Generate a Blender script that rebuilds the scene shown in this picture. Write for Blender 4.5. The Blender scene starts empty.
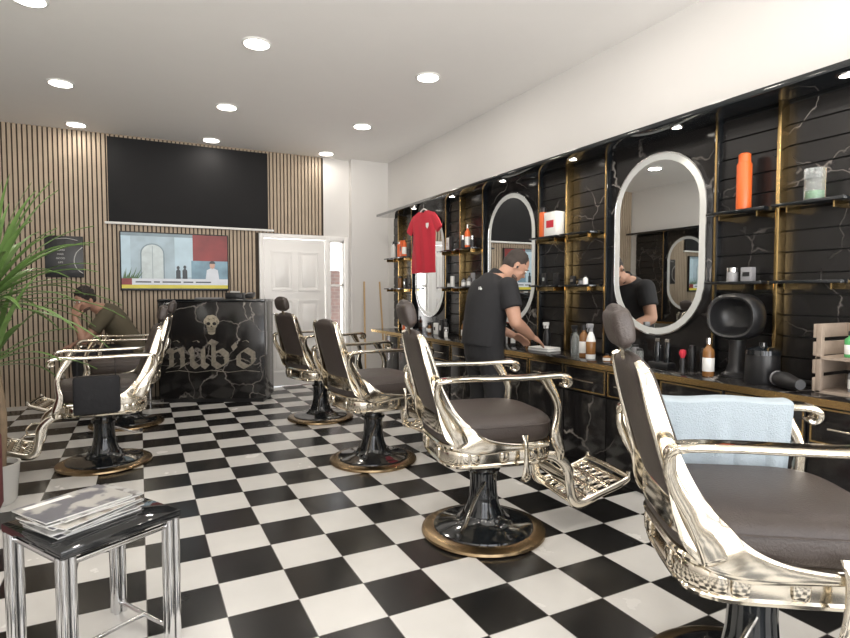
import bpy, bmesh, math, random
from mathutils import Vector, Matrix
random.seed(7)
scene=bpy.context.scene
COL=scene.collection
R=math.radians
# ------------------------------------------------------------------ materials
def mat(name,color,rough=.5,metal=0.0,emit=0.0,var=0.06,vscale=6.0,bump=0.0,bscale=60.0,coat=0.0,alpha=1.0,trans=0.0,ecol=None):
    m=bpy.data.materials.new(name); m.use_nodes=True
    nt=m.node_tree; b=nt.nodes['Principled BSDF']
    tc=nt.nodes.new('ShaderNodeTexCoord')
    nz=nt.nodes.new('ShaderNodeTexNoise'); nz.inputs['Scale'].default_value=vscale; nz.inputs['Detail'].default_value=3
    nt.links.new(tc.outputs['Object'],nz.inputs['Vector'])
    mx=nt.nodes.new('ShaderNodeMix'); mx.data_type='RGBA'
    c=list(color)
    mx.inputs[6].default_value=(c[0]*(1-var),c[1]*(1-var),c[2]*(1-var),1)
    mx.inputs[7].default_value=(min(1,c[0]*(1+var)),min(1,c[1]*(1+var)),min(1,c[2]*(1+var)),1)
    nt.links.new(nz.outputs['Fac'],mx.inputs[0])
    nt.links.new(mx.outputs[2],b.inputs['Base Color'])
    b.inputs['Roughness'].default_value=rough; b.inputs['Metallic'].default_value=metal
    if coat: b.inputs['Coat Weight'].default_value=coat
    if trans: b.inputs['Transmission Weight'].default_value=trans
    if emit:
        b.inputs['Emission Strength'].default_value=emit
        if ecol: b.inputs['Emission Color'].default_value=(*ecol,1)
        else: nt.links.new(mx.outputs[2],b.inputs['Emission Color'])
    if bump:
        n2=nt.nodes.new('ShaderNodeTexNoise'); n2.inputs['Scale'].default_value=bscale; n2.inputs['Detail'].default_value=4
        nt.links.new(tc.outputs['Object'],n2.inputs['Vector'])
        bp=nt.nodes.new('ShaderNodeBump'); bp.inputs['Strength'].default_value=bump; bp.inputs['Distance'].default_value=.01
        nt.links.new(n2.outputs['Fac'],bp.inputs['Height']); nt.links.new(bp.outputs['Normal'],b.inputs['Normal'])
    return m
def marble(name,scale=1.6,vein=(.42,.38,.35),rough=.1,lo=.42,hi=.66,wd=.013):
    m=mat(name,(.010,.010,.011),rough,var=.2)
    nt=m.node_tree; b=nt.nodes['Principled BSDF']
    tc=nt.nodes.new('ShaderNodeTexCoord')
    n1=nt.nodes.new('ShaderNodeTexNoise'); n1.inputs['Scale'].default_value=2.2; n1.inputs['Detail'].default_value=5
    nt.links.new(tc.outputs['Object'],n1.inputs['Vector'])
    mul=nt.nodes.new('ShaderNodeVectorMath'); mul.operation='MULTIPLY_ADD'
    nt.links.new(n1.outputs['Color'],mul.inputs[0]); mul.inputs[1].default_value=(.5,.5,.5)
    nt.links.new(tc.outputs['Object'],mul.inputs[2])
    vo=nt.nodes.new('ShaderNodeTexVoronoi'); vo.feature='DISTANCE_TO_EDGE'; vo.inputs['Scale'].default_value=scale
    nt.links.new(mul.outputs[0],vo.inputs['Vector'])
    rp=nt.nodes.new('ShaderNodeValToRGB'); rp.color_ramp.elements[0].position=0.0; rp.color_ramp.elements[0].color=(1,1,1,1)
    rp.color_ramp.elements[1].position=wd; rp.color_ramp.elements[1].color=(0,0,0,1)
    nt.links.new(vo.outputs['Distance'],rp.inputs[0])
    n2=nt.nodes.new('ShaderNodeTexNoise'); n2.inputs['Scale'].default_value=1.7; n2.inputs['Detail'].default_value=2
    nt.links.new(tc.outputs['Object'],n2.inputs['Vector'])
    r2=nt.nodes.new('ShaderNodeValToRGB'); r2.color_ramp.elements[0].position=lo; r2.color_ramp.elements[1].position=hi
    nt.links.new(n2.outputs['Fac'],r2.inputs[0])
    mm=nt.nodes.new('ShaderNodeMath'); mm.operation='MULTIPLY'
    nt.links.new(rp.outputs[0],mm.inputs[0]); nt.links.new(r2.outputs[0],mm.inputs[1])
    mx=nt.nodes.new('ShaderNodeMix'); mx.data_type='RGBA'
    mx.inputs[6].default_value=(.013,.012,.012,1); mx.inputs[7].default_value=(*vein,1)
    nt.links.new(mm.outputs[0],mx.inputs[0]); nt.links.new(mx.outputs[2],b.inputs['Base Color'])
    return m
TILE=.30; PHX=.0; PHY=.0
def floor_mat():
    m=bpy.data.materials.new('checker_tiles'); m.use_nodes=True
    nt=m.node_tree; b=nt.nodes['Principled BSDF']
    tc=nt.nodes.new('ShaderNodeTexCoord'); mp=nt.nodes.new('ShaderNodeMapping')
    mp.inputs['Location'].default_value=(PHX/TILE,PHY/TILE,.5); mp.inputs['Scale'].default_value=(1/TILE,1/TILE,1)
    nt.links.new(tc.outputs['Object'],mp.inputs['Vector'])
    ck=nt.nodes.new('ShaderNodeTexChecker'); ck.inputs['Scale'].default_value=1
    ck.inputs['Color1'].default_value=(.64,.63,.605,1); ck.inputs['Color2'].default_value=(.010,.010,.010,1)
    nt.links.new(mp.outputs[0],ck.inputs['Vector'])
    nz=nt.nodes.new('ShaderNodeTexNoise'); nz.inputs['Scale'].default_value=3; nz.inputs['Detail'].default_value=6
    nt.links.new(tc.outputs['Object'],nz.inputs['Vector'])
    rp=nt.nodes.new('ShaderNodeMapRange'); rp.inputs[3].default_value=.82; rp.inputs[4].default_value=1.08
    nt.links.new(nz.outputs['Fac'],rp.inputs[0])
    mm=nt.nodes.new('ShaderNodeMix'); mm.data_type='RGBA'; mm.blend_type='MULTIPLY'; mm.inputs[0].default_value=1
    nt.links.new(ck.outputs['Color'],mm.inputs[6]); nt.links.new(rp.outputs[0],mm.inputs[7])
    sp=nt.nodes.new('ShaderNodeSeparateXYZ'); nt.links.new(mp.outputs[0],sp.inputs[0])
    ds=[]
    for i in (0,1):
        pp=nt.nodes.new('ShaderNodeMath'); pp.operation='PINGPONG'; pp.inputs[1].default_value=.5
        nt.links.new(sp.outputs[i],pp.inputs[0]); ds.append(pp)
    mn=nt.nodes.new('ShaderNodeMath'); mn.operation='MINIMUM'
    nt.links.new(ds[0].outputs[0],mn.inputs[0]); nt.links.new(ds[1].outputs[0],mn.inputs[1])
    lt=nt.nodes.new('ShaderNodeMath'); lt.operation='LESS_THAN'; lt.inputs[1].default_value=.006
    nt.links.new(mn.outputs[0],lt.inputs[0])
    mg=nt.nodes.new('ShaderNodeMix'); mg.data_type='RGBA'
    nt.links.new(lt.outputs[0],mg.inputs[0]); nt.links.new(mm.outputs[2],mg.inputs[6]); mg.inputs[7].default_value=(.16,.15,.14,1)
    nt.links.new(mg.outputs[2],b.inputs['Base Color'])
    r3=nt.nodes.new('ShaderNodeMapRange'); r3.inputs[3].default_value=.14; r3.inputs[4].default_value=.34
    nt.links.new(nz.outputs['Fac'],r3.inputs[0]); nt.links.new(r3.outputs[0],b.inputs['Roughness'])
    return m
def brick_mat():
    m=bpy.data.materials.new('brick_facade'); m.use_nodes=True
    nt=m.node_tree; b=nt.nodes['Principled BSDF']
    tc=nt.nodes.new('ShaderNodeTexCoord'); mp=nt.nodes.new('ShaderNodeMapping'); mp.inputs['Rotation'].default_value=(R(90),0,0)
    nt.links.new(tc.outputs['Object'],mp.inputs['Vector'])
    br=nt.nodes.new('ShaderNodeTexBrick'); br.inputs['Scale'].default_value=4
    br.inputs['Color1'].default_value=(.045,.018,.012,1); br.inputs['Color2'].default_value=(.03,.012,.008,1); br.inputs['Mortar'].default_value=(.06,.05,.045,1)
    nt.links.new(mp.outputs[0],br.inputs['Vector']); nt.links.new(br.outputs['Color'],b.inputs['Base Color'])
    return m
M_white=mat('white_paint',(.70,.685,.665),.75,var=.012)
M_ceil=mat('ceiling_paint',(.90,.885,.865),.8,var=.012)
M_door=mat('door_gloss_paint',(.88,.87,.85),.35,var=.01)
M_floor=floor_mat()
M_marble=marble('black_marble',1.6,(.36,.33,.30),.14)
M_marble2=marble('black_marble_fine',2.6,(.30,.27,.25),.26)
M_marble3=marble('desk_marble',2.6,(.34,.31,.28),.14,.30,.60,.02)
M_groove=mat('dark_groove',(.004,.004,.004),.6)
M_oak=mat('oak_slat',(.42,.335,.245),.55,var=.18,vscale=5)
M_felt=mat('black_felt',(.045,.035,.026),.95)
M_blackfab=mat('black_screen_fabric',(.012,.012,.013),.9)
M_leather=mat('brown_leather',(.054,.042,.037),.42,var=.25,vscale=9,bump=.3,bscale=140)
M_chrome=mat('champagne_chrome',(.75,.69,.58),.12,1.0,var=.03)
M_silver=mat('polished_chrome',(.70,.70,.70),.17,1.0,var=.02)
M_gold=mat('gold_metal',(.66,.46,.20),.25,1.0,var=.08)
M_pale=mat('worn_silver_gilt',(.30,.27,.22),.45,.45,var=.6,vscale=30)
M_pale2=mat('worn_gilt_skull',(.44,.39,.30),.45,.45,var=.5,vscale=30)
M_brass=mat('brass_rim',(.36,.26,.15),.25,1.0,var=.15)
M_blackgl=mat('black_gloss',(.008,.010,.012),.08,coat=.5)
M_blackpl=mat('black_plastic',(.015,.015,.016),.35)
M_grey=mat('grey_plastic',(.25,.25,.26),.4)
M_mirror=mat('mirror_glass',(.86,.88,.88),.01,1.0,var=0)
M_frost=mat('frosted_mirror_band',(.58,.59,.57),.4,.1,var=.04,emit=.08)
M_lens=mat('downlight_lens',(1,.95,.86),.3,emit=14,var=0)
M_lens2=mat('spot_lens',(1,.93,.82),.3,emit=8,var=0)
M_skin=mat('skin',(.46,.26,.18),.5,var=.06,vscale=20)
M_skin2=mat('skin_tan',(.36,.20,.14),.5,var=.06,vscale=20)
M_hair=mat('dark_hair',(.022,.016,.013),.7,var=.4,vscale=60,bump=.9,bscale=120)
M_hairg=mat('short_dark_hair',(.042,.032,.027),.75,var=.5,vscale=90,bump=.7,bscale=150)
M_stub=mat('dark_beard',(.12,.075,.058),.65,var=.4,vscale=120)
M_shirt=mat('black_cotton',(.014,.014,.016),.85,bump=.2,bscale=30)
M_trous=mat('charcoal_cotton',(.013,.013,.015),.85,bump=.2,bscale=30)
M_olive=mat('olive_cotton',(.085,.072,.045),.85,bump=.2,bscale=30)
M_shoe=mat('black_shoe',(.02,.02,.02),.5)
M_red=mat('red_jersey_fabric',(.50,.02,.04),.7,bump=.2,bscale=20)
M_white2=mat('white_plastic',(.76,.76,.74),.4,var=.02)
M_orange=mat('orange_lacquer',(.72,.13,.025),.35,var=.05)
M_amber=mat('amber_bottle',(.22,.10,.03),.15,var=.1)
M_green=mat('green_plastic',(.08,.35,.12),.4)
M_clear=mat('clear_plastic',(.85,.9,.88),.08,trans=.85,var=.01)
M_blue=mat('light_blue_towel',(.42,.49,.54),.95,var=.06,vscale=40,bump=.7,bscale=220)
M_wood=mat('crate_wood',(.30,.24,.19),.7,var=.25,vscale=12,bump=.3,bscale=40)
M_broom=mat('broom_wood',(.55,.37,.18),.5,var=.1)
M_leaf=mat('plant_leaf',(.14,.24,.07),.4,var=.4,vscale=5)
M_trunk=mat('plant_bark',(.22,.16,.10),.8,var=.3,vscale=20,bump=.5,bscale=50)
M_soil=mat('soil',(.04,.025,.015),.9,var=.3,vscale=30)
M_pot=mat('white_ceramic',(.60,.59,.56),.25,var=.02)
M_pink=mat('dusty_red_velvet',(.13,.035,.035),.85,var=.12)
M_glassb=mat('black_tabletop',(.012,.013,.014),.05,coat=.6)
M_paper=mat('paper',(.70,.69,.66),.5,var=.03)
M_brick=brick_mat()
# ------------------------------------------------------------------ mesh builder
def cr(P,sub):
    if sub<=1 or len(P)<3: return [tuple(p) for p in P]
    out=[]; n=len(P)
    for i in range(n-1):
        p0=P[max(0,i-1)];p1=P[i];p2=P[i+1];p3=P[min(n-1,i+2)]
        for k in range(sub):
            t=k/sub
            out.append(tuple(.5*((2*b)+(-a+c)*t+(2*a-5*b+4*c-d)*t*t+(-a+3*b-3*c+d)*t**3) for a,b,c,d in zip(p0,p1,p2,p3)))
    out.append(tuple(P[-1])); return out
def sgn(v,p): return math.copysign(abs(v)**p,v)
class MB:
    def __init__(s): s.bm=bmesh.new(); s.mats=[]
    def mi(s,m):
        if m not in s.mats: s.mats.append(m)
        return s.mats.index(m)
    def raw(s,verts,faces,m):
        i=s.mi(m); vs=[s.bm.verts.new(v) for v in verts]
        for f in faces:
            try:
                fc=s.bm.faces.new([vs[k] for k in f]); fc.material_index=i; fc.smooth=True
            except ValueError: pass
    def _merge(s,t,m,M=None,flat=()):
        i=s.mi(m)
        for f in t.faces: f.material_index=i; f.smooth=f.index not in flat
        if M is not None: bmesh.ops.transform(t,matrix=M,verts=t.verts)
        me=bpy.data.meshes.new('tmp'); t.to_mesh(me); t.free(); s.bm.from_mesh(me); bpy.data.meshes.remove(me)
    def box(s,c,size,m,rot=None,bevel=0,seg=2):
        t=bmesh.new(); bmesh.ops.create_cube(t,size=1)
        for v in t.verts: v.co=Vector((v.co.x*size[0],v.co.y*size[1],v.co.z*size[2]))
        if bevel: bmesh.ops.bevel(t,geom=t.edges[:],offset=min(bevel,min(size)*.45),segments=seg,profile=.5,affect='EDGES')
        t.faces.index_update(); t.normal_update(); flat=()
        if bevel<.02: flat={f.index for f in t.faces if max(abs(f.normal.x),abs(f.normal.y),abs(f.normal.z))>.999}
        M=Matrix.Translation(c)
        if rot:
            from mathutils import Euler
            M=M@Euler(rot).to_matrix().to_4x4()
        s._merge(t,m,M,flat)
    def bx(s,x0,x1,y0,y1,z0,z1,m,bevel=0): s.box(((x0+x1)/2,(y0+y1)/2,(z0+z1)/2),(abs(x1-x0),abs(y1-y0),abs(z1-z0)),m,None,bevel)
    def sph(s,c,r,m,M=None,seg=20):
        t=bmesh.new(); bmesh.ops.create_uvsphere(t,u_segments=seg,v_segments=max(6,seg//2),radius=1)
        if not hasattr(r,'__len__'): r=(r,r,r)
        X=Matrix.Translation(c)@Matrix.Diagonal((*r,1))
        if M is not None: X=M@X
        s._merge(t,m,X)
    def rings(s,rings,m,cap=True,close=False):
        n=len(rings[0]); vs=[p for r in rings for p in r]; fs=[]
        L=len(rings)
        for i in range(L-1 if not close else L):
            a=i*n; b=((i+1)%L)*n
            for k in range(n): fs.append((a+k,a+(k+1)%n,b+(k+1)%n,b+k))
        if cap and not close:
            fs.append(tuple(range(n))[::-1]); fs.append(tuple((L-1)*n+k for k in range(n)))
        s.raw(vs,fs,m)
    def lathe(s,prof,m,seg=32,c=(0,0,0)):
        rg=[]
        for r,z in prof:
            r=max(r,.0005)
            rg.append([(c[0]+r*math.cos(2*math.pi*k/seg),c[1]+r*math.sin(2*math.pi*k/seg),c[2]+z) for k in range(seg)])
        s.rings(rg,m)
    def sloft(s,secs,m,p=4,seg=40,c=(0,0,0)):
        rg=[]
        for q in secs:
            hx,hy,z=q[:3]; dx=q[3] if len(q)>3 else 0
            rg.append([(c[0]+dx+hx*sgn(math.cos(2*math.pi*k/seg),2/p),c[1]+hy*sgn(math.sin(2*math.pi*k/seg),2/p),c[2]+z) for k in range(seg)])
        s.rings(rg,m)
    def sweep(s,P,m,side=None,sub=4,seg=10,p=2.0,close=False,round_caps=False):
        Q=cr(P,sub)
        C=[Vector(q[:3]) for q in Q]; n=len(C); rg=[]; sv=None
        for i in range(n):
            if close: t=C[(i+1)%n]-C[i-1]
            else: t=C[min(n-1,i+1)]-C[max(0,i-1)]
            if t.length<1e-9: t=Vector((0,0,1))
            t.normalize()
            if side is not None: sd=Vector(side)
            else:
                if sv is None:
                    sd=Vector((0,1,0)) if abs(t.y)<.9 else Vector((1,0,0))
                else: sd=sv
            sd=(sd-t*t.dot(sd))
            if sd.length<1e-6: sd=Vector((1,0,0))-t*t.x
            sd.normalize(); sv=sd; nn=t.cross(sd)
            a=Q[i][3]; b=Q[i][4] if len(Q[i])>4 else a
            def ring(off,k_):
                return [tuple(C[i]+t*off+sd*a*k_*sgn(math.cos(2*math.pi*k/seg),2/p)+nn*b*k_*sgn(math.sin(2*math.pi*k/seg),2/p)) for k in range(seg)]
            mn=min(a,b)
            if round_caps and i==0: rg.append(ring(-mn*.9,.35)); rg.append(ring(-mn*.5,.8))
            rg.append(ring(0,1))
            if round_caps and i==n-1: rg.append(ring(mn*.5,.8)); rg.append(ring(mn*.9,.35))
        s.rings(rg,m,close=close)
    def cyl(s,p0,p1,r,m,r1=None,seg=16): s.sweep([(*p0,r),(*p1,r if r1 is None else r1)],m,sub=1,seg=seg)
    def plate(s,pts,y0,y1,m):
        n=len(pts); vs=[(x,y0,z) for x,z in pts]+[(x,y1,z) for x,z in pts]
        fs=[tuple(range(n))[::-1],tuple(range(n,2*n))]+[(k,(k+1)%n,n+(k+1)%n,n+k) for k in range(n)]
        s.raw(vs,fs,m)
    def ringplate(s,o,i,y0,y1,m):
        rg=[[(x,y0,z) for x,z in o],[(x,y1,z) for x,z in o],[(x,y1,z) for x,z in i],[(x,y0,z) for x,z in i]]
        s.rings(rg,m,close=True)
    def nib(s,pts,w,y0,y1,m):
        for a,b in zip(pts[:-1],pts[1:]):
            h=w/2*.707
            q=[(a[0]-h,a[1]-h),(a[0]+h,a[1]+h),(b[0]+h,b[1]+h),(b[0]-h,b[1]-h)]
            s.plate(q,y0,y1,m)
    def obj(s,name,parent=None,loc=None,rot=None,sharp=35):
        bmesh.ops.recalc_face_normals(s.bm,faces=s.bm.faces[:])
        me=bpy.data.meshes.new(name); s.bm.to_mesh(me); s.bm.free()
        for m in s.mats: me.materials.append(m)
        try: me.set_sharp_from_angle(angle=R(sharp))
        except Exception: pass
        o=bpy.data.objects.new(name,me); COL.objects.link(o)
        if parent: o.parent=parent
        if loc: o.location=loc
        if rot: o.rotation_euler=rot
        return o
def thing(name,label,cat,loc=(0,0,0),rz=0,group=None):
    e=bpy.data.objects.new(name,None); COL.objects.link(e); e.empty_display_size=.1
    e.location=loc; e.rotation_euler=(0,0,R(rz)); e['label']=label; e['category']=cat
    if group: e['group']=group
    return e
def tag(o,label,cat,group=None):
    o['label']=label; o['category']=cat
    if group: o['group']=group
    return o
def struct(o): o['kind']='structure'; return o
def copy_tree(src,loc,rz,label=None,skip=(),parent=None):
    c=src.copy(); COL.objects.link(c)
    if parent is None:
        c.location=loc; c.rotation_euler=(0,0,R(rz))
        if label: c['label']=label
    else: c.parent=parent
    for ch in list(src.children):
        if ch.name.split('.')[0] in skip: continue
        copy_tree(ch,None,None,skip=skip,parent=c)
    return c
def sbox(name,x0,x1,y0,y1,z0,z1,m,bevel=0):
    b=MB(); b.bx(x0,x1,y0,y1,z0,z1,m,bevel); return struct(b.obj(name))
def text_part(txt,size,m,parent,loc,rot=(R(90),0,0),ext=.002,name='lettering',align='CENTER'):
    cu=bpy.data.curves.new('t','FONT'); cu.body=txt; cu.size=size; cu.extrude=ext; cu.align_x=align
    o=bpy.data.objects.new('t',cu); COL.objects.link(o)
    bpy.context.view_layer.update()
    me=bpy.data.meshes.new_from_object(o.evaluated_get(bpy.context.evaluated_depsgraph_get()))
    bpy.data.objects.remove(o); me.materials.clear(); me.materials.append(m)
    ob=bpy.data.objects.new(name,me); COL.objects.link(ob); ob.parent=parent; ob.location=loc; ob.rotation_euler=rot
    return ob
# ------------------------------------------------------------------ room
XL,XR,YF,YB,H=-2.0,3.43,-1.6,8.10,3.33
sbox('floor',XL-.1,XR+.1,YF-.1,YB+.3,-.1,0,M_floor)
sbox('ceiling',XL-.1,XR+.1,YF-.1,YB+.2,H,H+.1,M_ceil)
sbox('wall_right',XR,XR+.1,YF-.1,YB+.2,0,H,M_white)
sbox('wall_left',XL-.1,XL,YF-.1,YB+.2,0,H,M_white)
b=MB()
DX0,DX1,DZ=1.57,2.47,2.13; WX0,WX1,WZ0=2.53,2.76,.35
b.bx(XL,DX0,YB,YB+.2,0,H,M_white); b.bx(DX0,WX1,YB,YB+.2,DZ,H,M_white)
b.bx(DX1,WX0,YB,YB+.2,0,DZ,M_white); b.bx(WX0,WX1,YB,YB+.2,0,WZ0,M_white); b.bx(WX1,XR,YB,YB+.2,0,H,M_white)
b.bx(2.84,XR,YB-.12,YB,0,H,M_white)
struct(b.obj('wall_back'))
b=MB()
b.bx(XL,XR,YF-.1,YF,0,.25,M_white); b.bx(XL,XR,YF-.1,YF,3.05,H,M_white)
for x in (XL+.1,-.1,1.6,XR-.1): b.bx(x-.1,x+.1,YF-.1,YF,.25,3.05,M_white)
struct(b.obj('wall_front'))
b=MB()
for x0,x1 in ((-1.8,-.2),(0,1.5),(1.7,3.23)):
    b.bx(x0,x1,YF-.07,YF-.03,.25,.31,M_blackpl); b.bx(x0,x1,YF-.07,YF-.03,2.99,3.05,M_blackpl)
    b.bx(x0,x0+.05,YF-.07,YF-.03,.31,2.99,M_blackpl); b.bx(x1-.05,x1,YF-.07,YF-.03,.31,2.99,M_blackpl)
struct(b.obj('window_1'))
b=MB()
b.bx(WX0,WX0+.025,YB+.02,YB+.07,WZ0,DZ,M_door); b.bx(WX1-.025,WX1,YB+.02,YB+.07,WZ0,DZ,M_door)
b.bx(WX0,WX1,YB+.02,YB+.07,DZ-.03,DZ,M_door); b.bx(WX0,WX1,YB+.02,YB+.07,WZ0,WZ0+.03,M_door); b.bx(WX0,WX1,YB+.02,YB+.07,1.45,1.48,M_door)
struct(b.obj('window_2'))
b=MB(); b.bx(2.2,4.2,YB+1.6,YB+1.8,-.1,1.75,M_brick)
struct(b.obj('wall_outside'))
d=struct(bpy.data.objects.new('door_1',None)); COL.objects.link(d); d.location=(DX0,YB,0)
b=MB(); W=DX1-DX0
b.bx(0.01,W-.01,.0,.04,.01,DZ-.01,M_door,.004)
for (x0,x1) in ((.10,W/2-.04),(W/2+.04,W-.10)):
    for (z0,z1) in ((.2,.55),(.68,1.25),(1.38,1.95)):
        o=[(x0,z0),(x1,z0),(x1,z1),(x0,z1)]; i=[(x0+.025,z0+.025),(x1-.025,z0+.025),(x1-.025,z1-.025),(x0+.025,z1-.025)]
        b.ringplate(o,i,0,-.016,M_door); b.bx(x0+.06,x1-.06,-.012,0,z0+.06,z1-.06,M_door,.005)
b.obj('door_leaf',d)
b=MB(); b.cyl((.08,0,1.05),(.08,-.05,1.05),.011,M_silver); b.sweep([(.07,-.05,1.05,.01),(.14,-.055,1.05,.009),(.2,-.05,1.045,.008)],M_silver); b.bx(.06,.1,-.006,0,.95,1.12,M_silver,.003)
b.obj('handle',d)
b=MB(); b.bx(-.06,0,-.03,0,0,DZ+.06,M_door,.004); b.bx(W,W+.06,-.03,0,0,DZ+.06,M_door,.004); b.bx(0,W,-.03,0,DZ,DZ+.06,M_door,.004)
b.obj('door_frame',d)
b=MB(); b.bx(WX1,WX1+.05,YB-.03,YB,0,DZ+.06,M_door,.004); b.bx(DX1+.06,WX1,YB-.03,YB,DZ,DZ+.06,M_door,.004)
struct(b.obj('trim_5'))
b=MB()
b.bx(XL,DX0-.065,YB-.012,YB,0.0,H,M_felt); b.bx(DX0-.06,2.44,YB-.012,YB,DZ+.065,H,M_felt)
x=XL+.02
while x<2.40:
    z0=.0 if x<DX0-.10 else DZ+.065
    b.bx(x,x+.034,YB-.028,YB-.012,z0,H,M_oak)
    x+=.050
struct(b.obj('trim_1'))
b=MB(); b.bx(2.86,XR,YB-.135,YB-.12,0,.1,M_door,.003); struct(b.obj('baseboard_back'))
# ------------------------------------------------------------------ panelled mirror walls
TN=[10]
def trimname(): TN[0]+=1; return 'trim_%d'%TN[0]
def panels(xwall,flip,ymin,ymax,shelf_c,mirror_c):
    s=-1 if not flip else 1
    def X(dv): return xwall+s*dv
    for yc in shelf_c:
        y0,y1=max(ymin,yc-.419),min(ymax,yc+.419)
        b=MB(); b.bx(X(0),X(.050),y0,y1,.85,2.45,M_groove)
        z=.86
        while z<2.44:
            b.bx(X(.050),X(.065),y0+.002,y1-.002,z,min(z+.112,2.45),M_marble2); z+=.122
        struct(b.obj(trimname()))
    for yc in mirror_c:
        y0,y1=max(ymin,yc-.48),min(ymax,yc+.48)
        b=MB(); b.bx(X(0),X(.05),y0,y1,.85,2.45,M_marble); struct(b.obj(trimname()))
    for yc in mirror_c:
        for dy in (-.48,.48):
            y=yc+dy
            if ymin<=y<=ymax:
                b=MB(); b.bx(X(.0501),X(.10),y-.018,y+.018,.86,2.45,M_blackgl,.003); b.bx(X(.10),X(.105),y-.006,y+.006,.86,2.45,M_gold)
                struct(b.obj(trimname()))
    b=MB(); b.bx(X(0),X(.34),ymin,ymax,2.45,2.485,M_blackgl,.003)
    tag(b.obj('canopy_shelf'),'long glossy black canopy over the mirror wall with small spotlights','canopy')
SC=[.18,1.98,3.78,5.57,7.35]; MC=[1.08,2.88,4.68,6.46]
panels(XR,False,-.2,7.62,SC,MC)
panels(XL,True,4.3,7.9,[5.88,7.65],[5.0,6.75])
for yc in [1.98,3.78,5.58,7.30]:
    b=MB(); b.bx(3.29,3.365,yc-.011,yc+.011,.851,2.449,M_gold,.002)
    tag(b.obj('gold_strip'),'vertical brushed gold strip on black slatwall','metal strip','gold strips')
    for z in (1.42,1.85):
        for (y0,y1) in ((yc-.39,yc-.02),(yc+.02,yc+(.39 if yc<7 else .3))):
            t=thing('wall_shelf','small glossy black shelf with gold brackets on slatwall','shelf',(3.365,(y0+y1)/2,z),0,'slatwall shelves')
            b=MB(); b.bx(-.17,0,-(y1-y0)/2,(y1-y0)/2,-.018,0,M_blackgl,.003); b.obj('board',t)
            for q in (-.12,.12):
                b=MB(); b.bx(-.13,0,q-.004,q+.004,-.05,-.018,M_gold); b.obj('bracket',t)
for i in range(7):
    y=.6+1.0*i
    t=thing('spotlight','small round recessed spotlight under black canopy','spotlight',(3.2,y,2.45),0,'canopy spotlights')
    b=MB(); b.lathe([(.045,0),(.045,-.006),(.032,-.006)],M_silver,20); b.obj('ring',t)
    b=MB(); b.lathe([(.0,-.004),(.03,-.004),(.03,-.007),(0,-.007)],M_lens2,16); b.obj('lens',t)
    l=bpy.data.lights.new('spot','SPOT'); l.energy=9; l.spot_size=R(100); l.spot_blend=.6; l.color=(1,.9,.76); l.shadow_soft_size=.03
    lo=bpy.data.objects.new('spot_lamp',l); COL.objects.link(lo); lo.parent=t; lo.location=(0,0,-.02)
def stadium(w,h,n=18):
    r=w/2; s=h/2-r; out=[]
    for k in range(n+1):
        a=math.pi*k/n; out.append((r*math.cos(a),s+r*math.sin(a)))
    for k in range(n+1):
        a=math.pi+math.pi*k/n; out.append((r*math.cos(a),-s+r*math.sin(a)))
    return out
def mirror(loc,rz):
    t=thing('oval_mirror','tall oval wall mirror with frosted lit border on black marble','mirror',loc,rz,'oval mirrors')
    b=MB(); b.plate(stadium(.80,1.31),-.005,-.028,M_mirror); b.obj('mirror_glass',t)
    b=MB(); b.ringplate(stadium(.79,1.30),stadium(.70,1.21),-.028,-.0295,M_frost); b.obj('frosted_band',t)
    b=MB(); b.ringplate(stadium(.81,1.32),stadium(.80,1.31),0,-.030,M_silver); b.obj('frame',t)
for y in MC: mirror((XR-.05,y,1.70),-90)
for y in (5.0,6.75): mirror((XL+.05,y,1.70),90)
b=MB(); b.bx(2.88,XR,-.2,7.3,.81,.85,M_marble,.003); b.bx(2.876,2.88,-.2,7.3,.812,.848,M_gold)
tag(b.obj('countertop'),'long black marble countertop with thin gold front edge','countertop')
b=MB(); b.bx(XL,XL+.5,4.3,7.7,.81,.85,M_marble,.003); b.bx(XL+.5,XL+.504,4.3,7.7,.812,.848,M_gold)
tag(b.obj('countertop'),'black marble countertop with gold edge along opposite wall','countertop')
cab=thing('base_cabinet','black marble base cabinet with gold-trimmed drawers and bar handles','cabinet',(2.94,0.25,0),0,'base cabinets')
b=MB(); b.bx(0.02,.48,-.445,.445,.06,.81,M_groove); b.bx(.05,.48,-.445,.445,0,.06,M_blackpl); b.obj('body',cab)
for sg in (-1,1):
    b=MB(); b.bx(0,.02,.005*sg,.44*sg,.07,.60,M_marble,.003); dd=b.obj('door',cab)
    b=MB(); b.bx(0,.02,.005*sg,.44*sg,.61,.80,M_marble,.003); dr=b.obj('drawer',cab)
    b=MB(); b.ringplate([(.012*sg,.618),(.433*sg,.618),(.433*sg,.792),(.012*sg,.792)],[(.020*sg,.626),(.425*sg,.626),(.425*sg,.784),(.020*sg,.784)],0,-.003,M_gold)
    tr=b.obj('gold_trim',dr); tr.rotation_euler=(0,0,R(-90)); tr.scale=(-1,1,1)
    b=MB(); b.cyl((-.025,.10*sg,.70),(-.025,.34*sg,.70),.006,M_chrome)
    for q in (.12,.32): b.cyl((0,q*sg,.70),(-.025,q*sg,.70),.005,M_chrome)
    b.obj('handle',dr)
for i in range(1,8): copy_tree(cab,(2.94,.25+.895*i,0),0)
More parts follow.
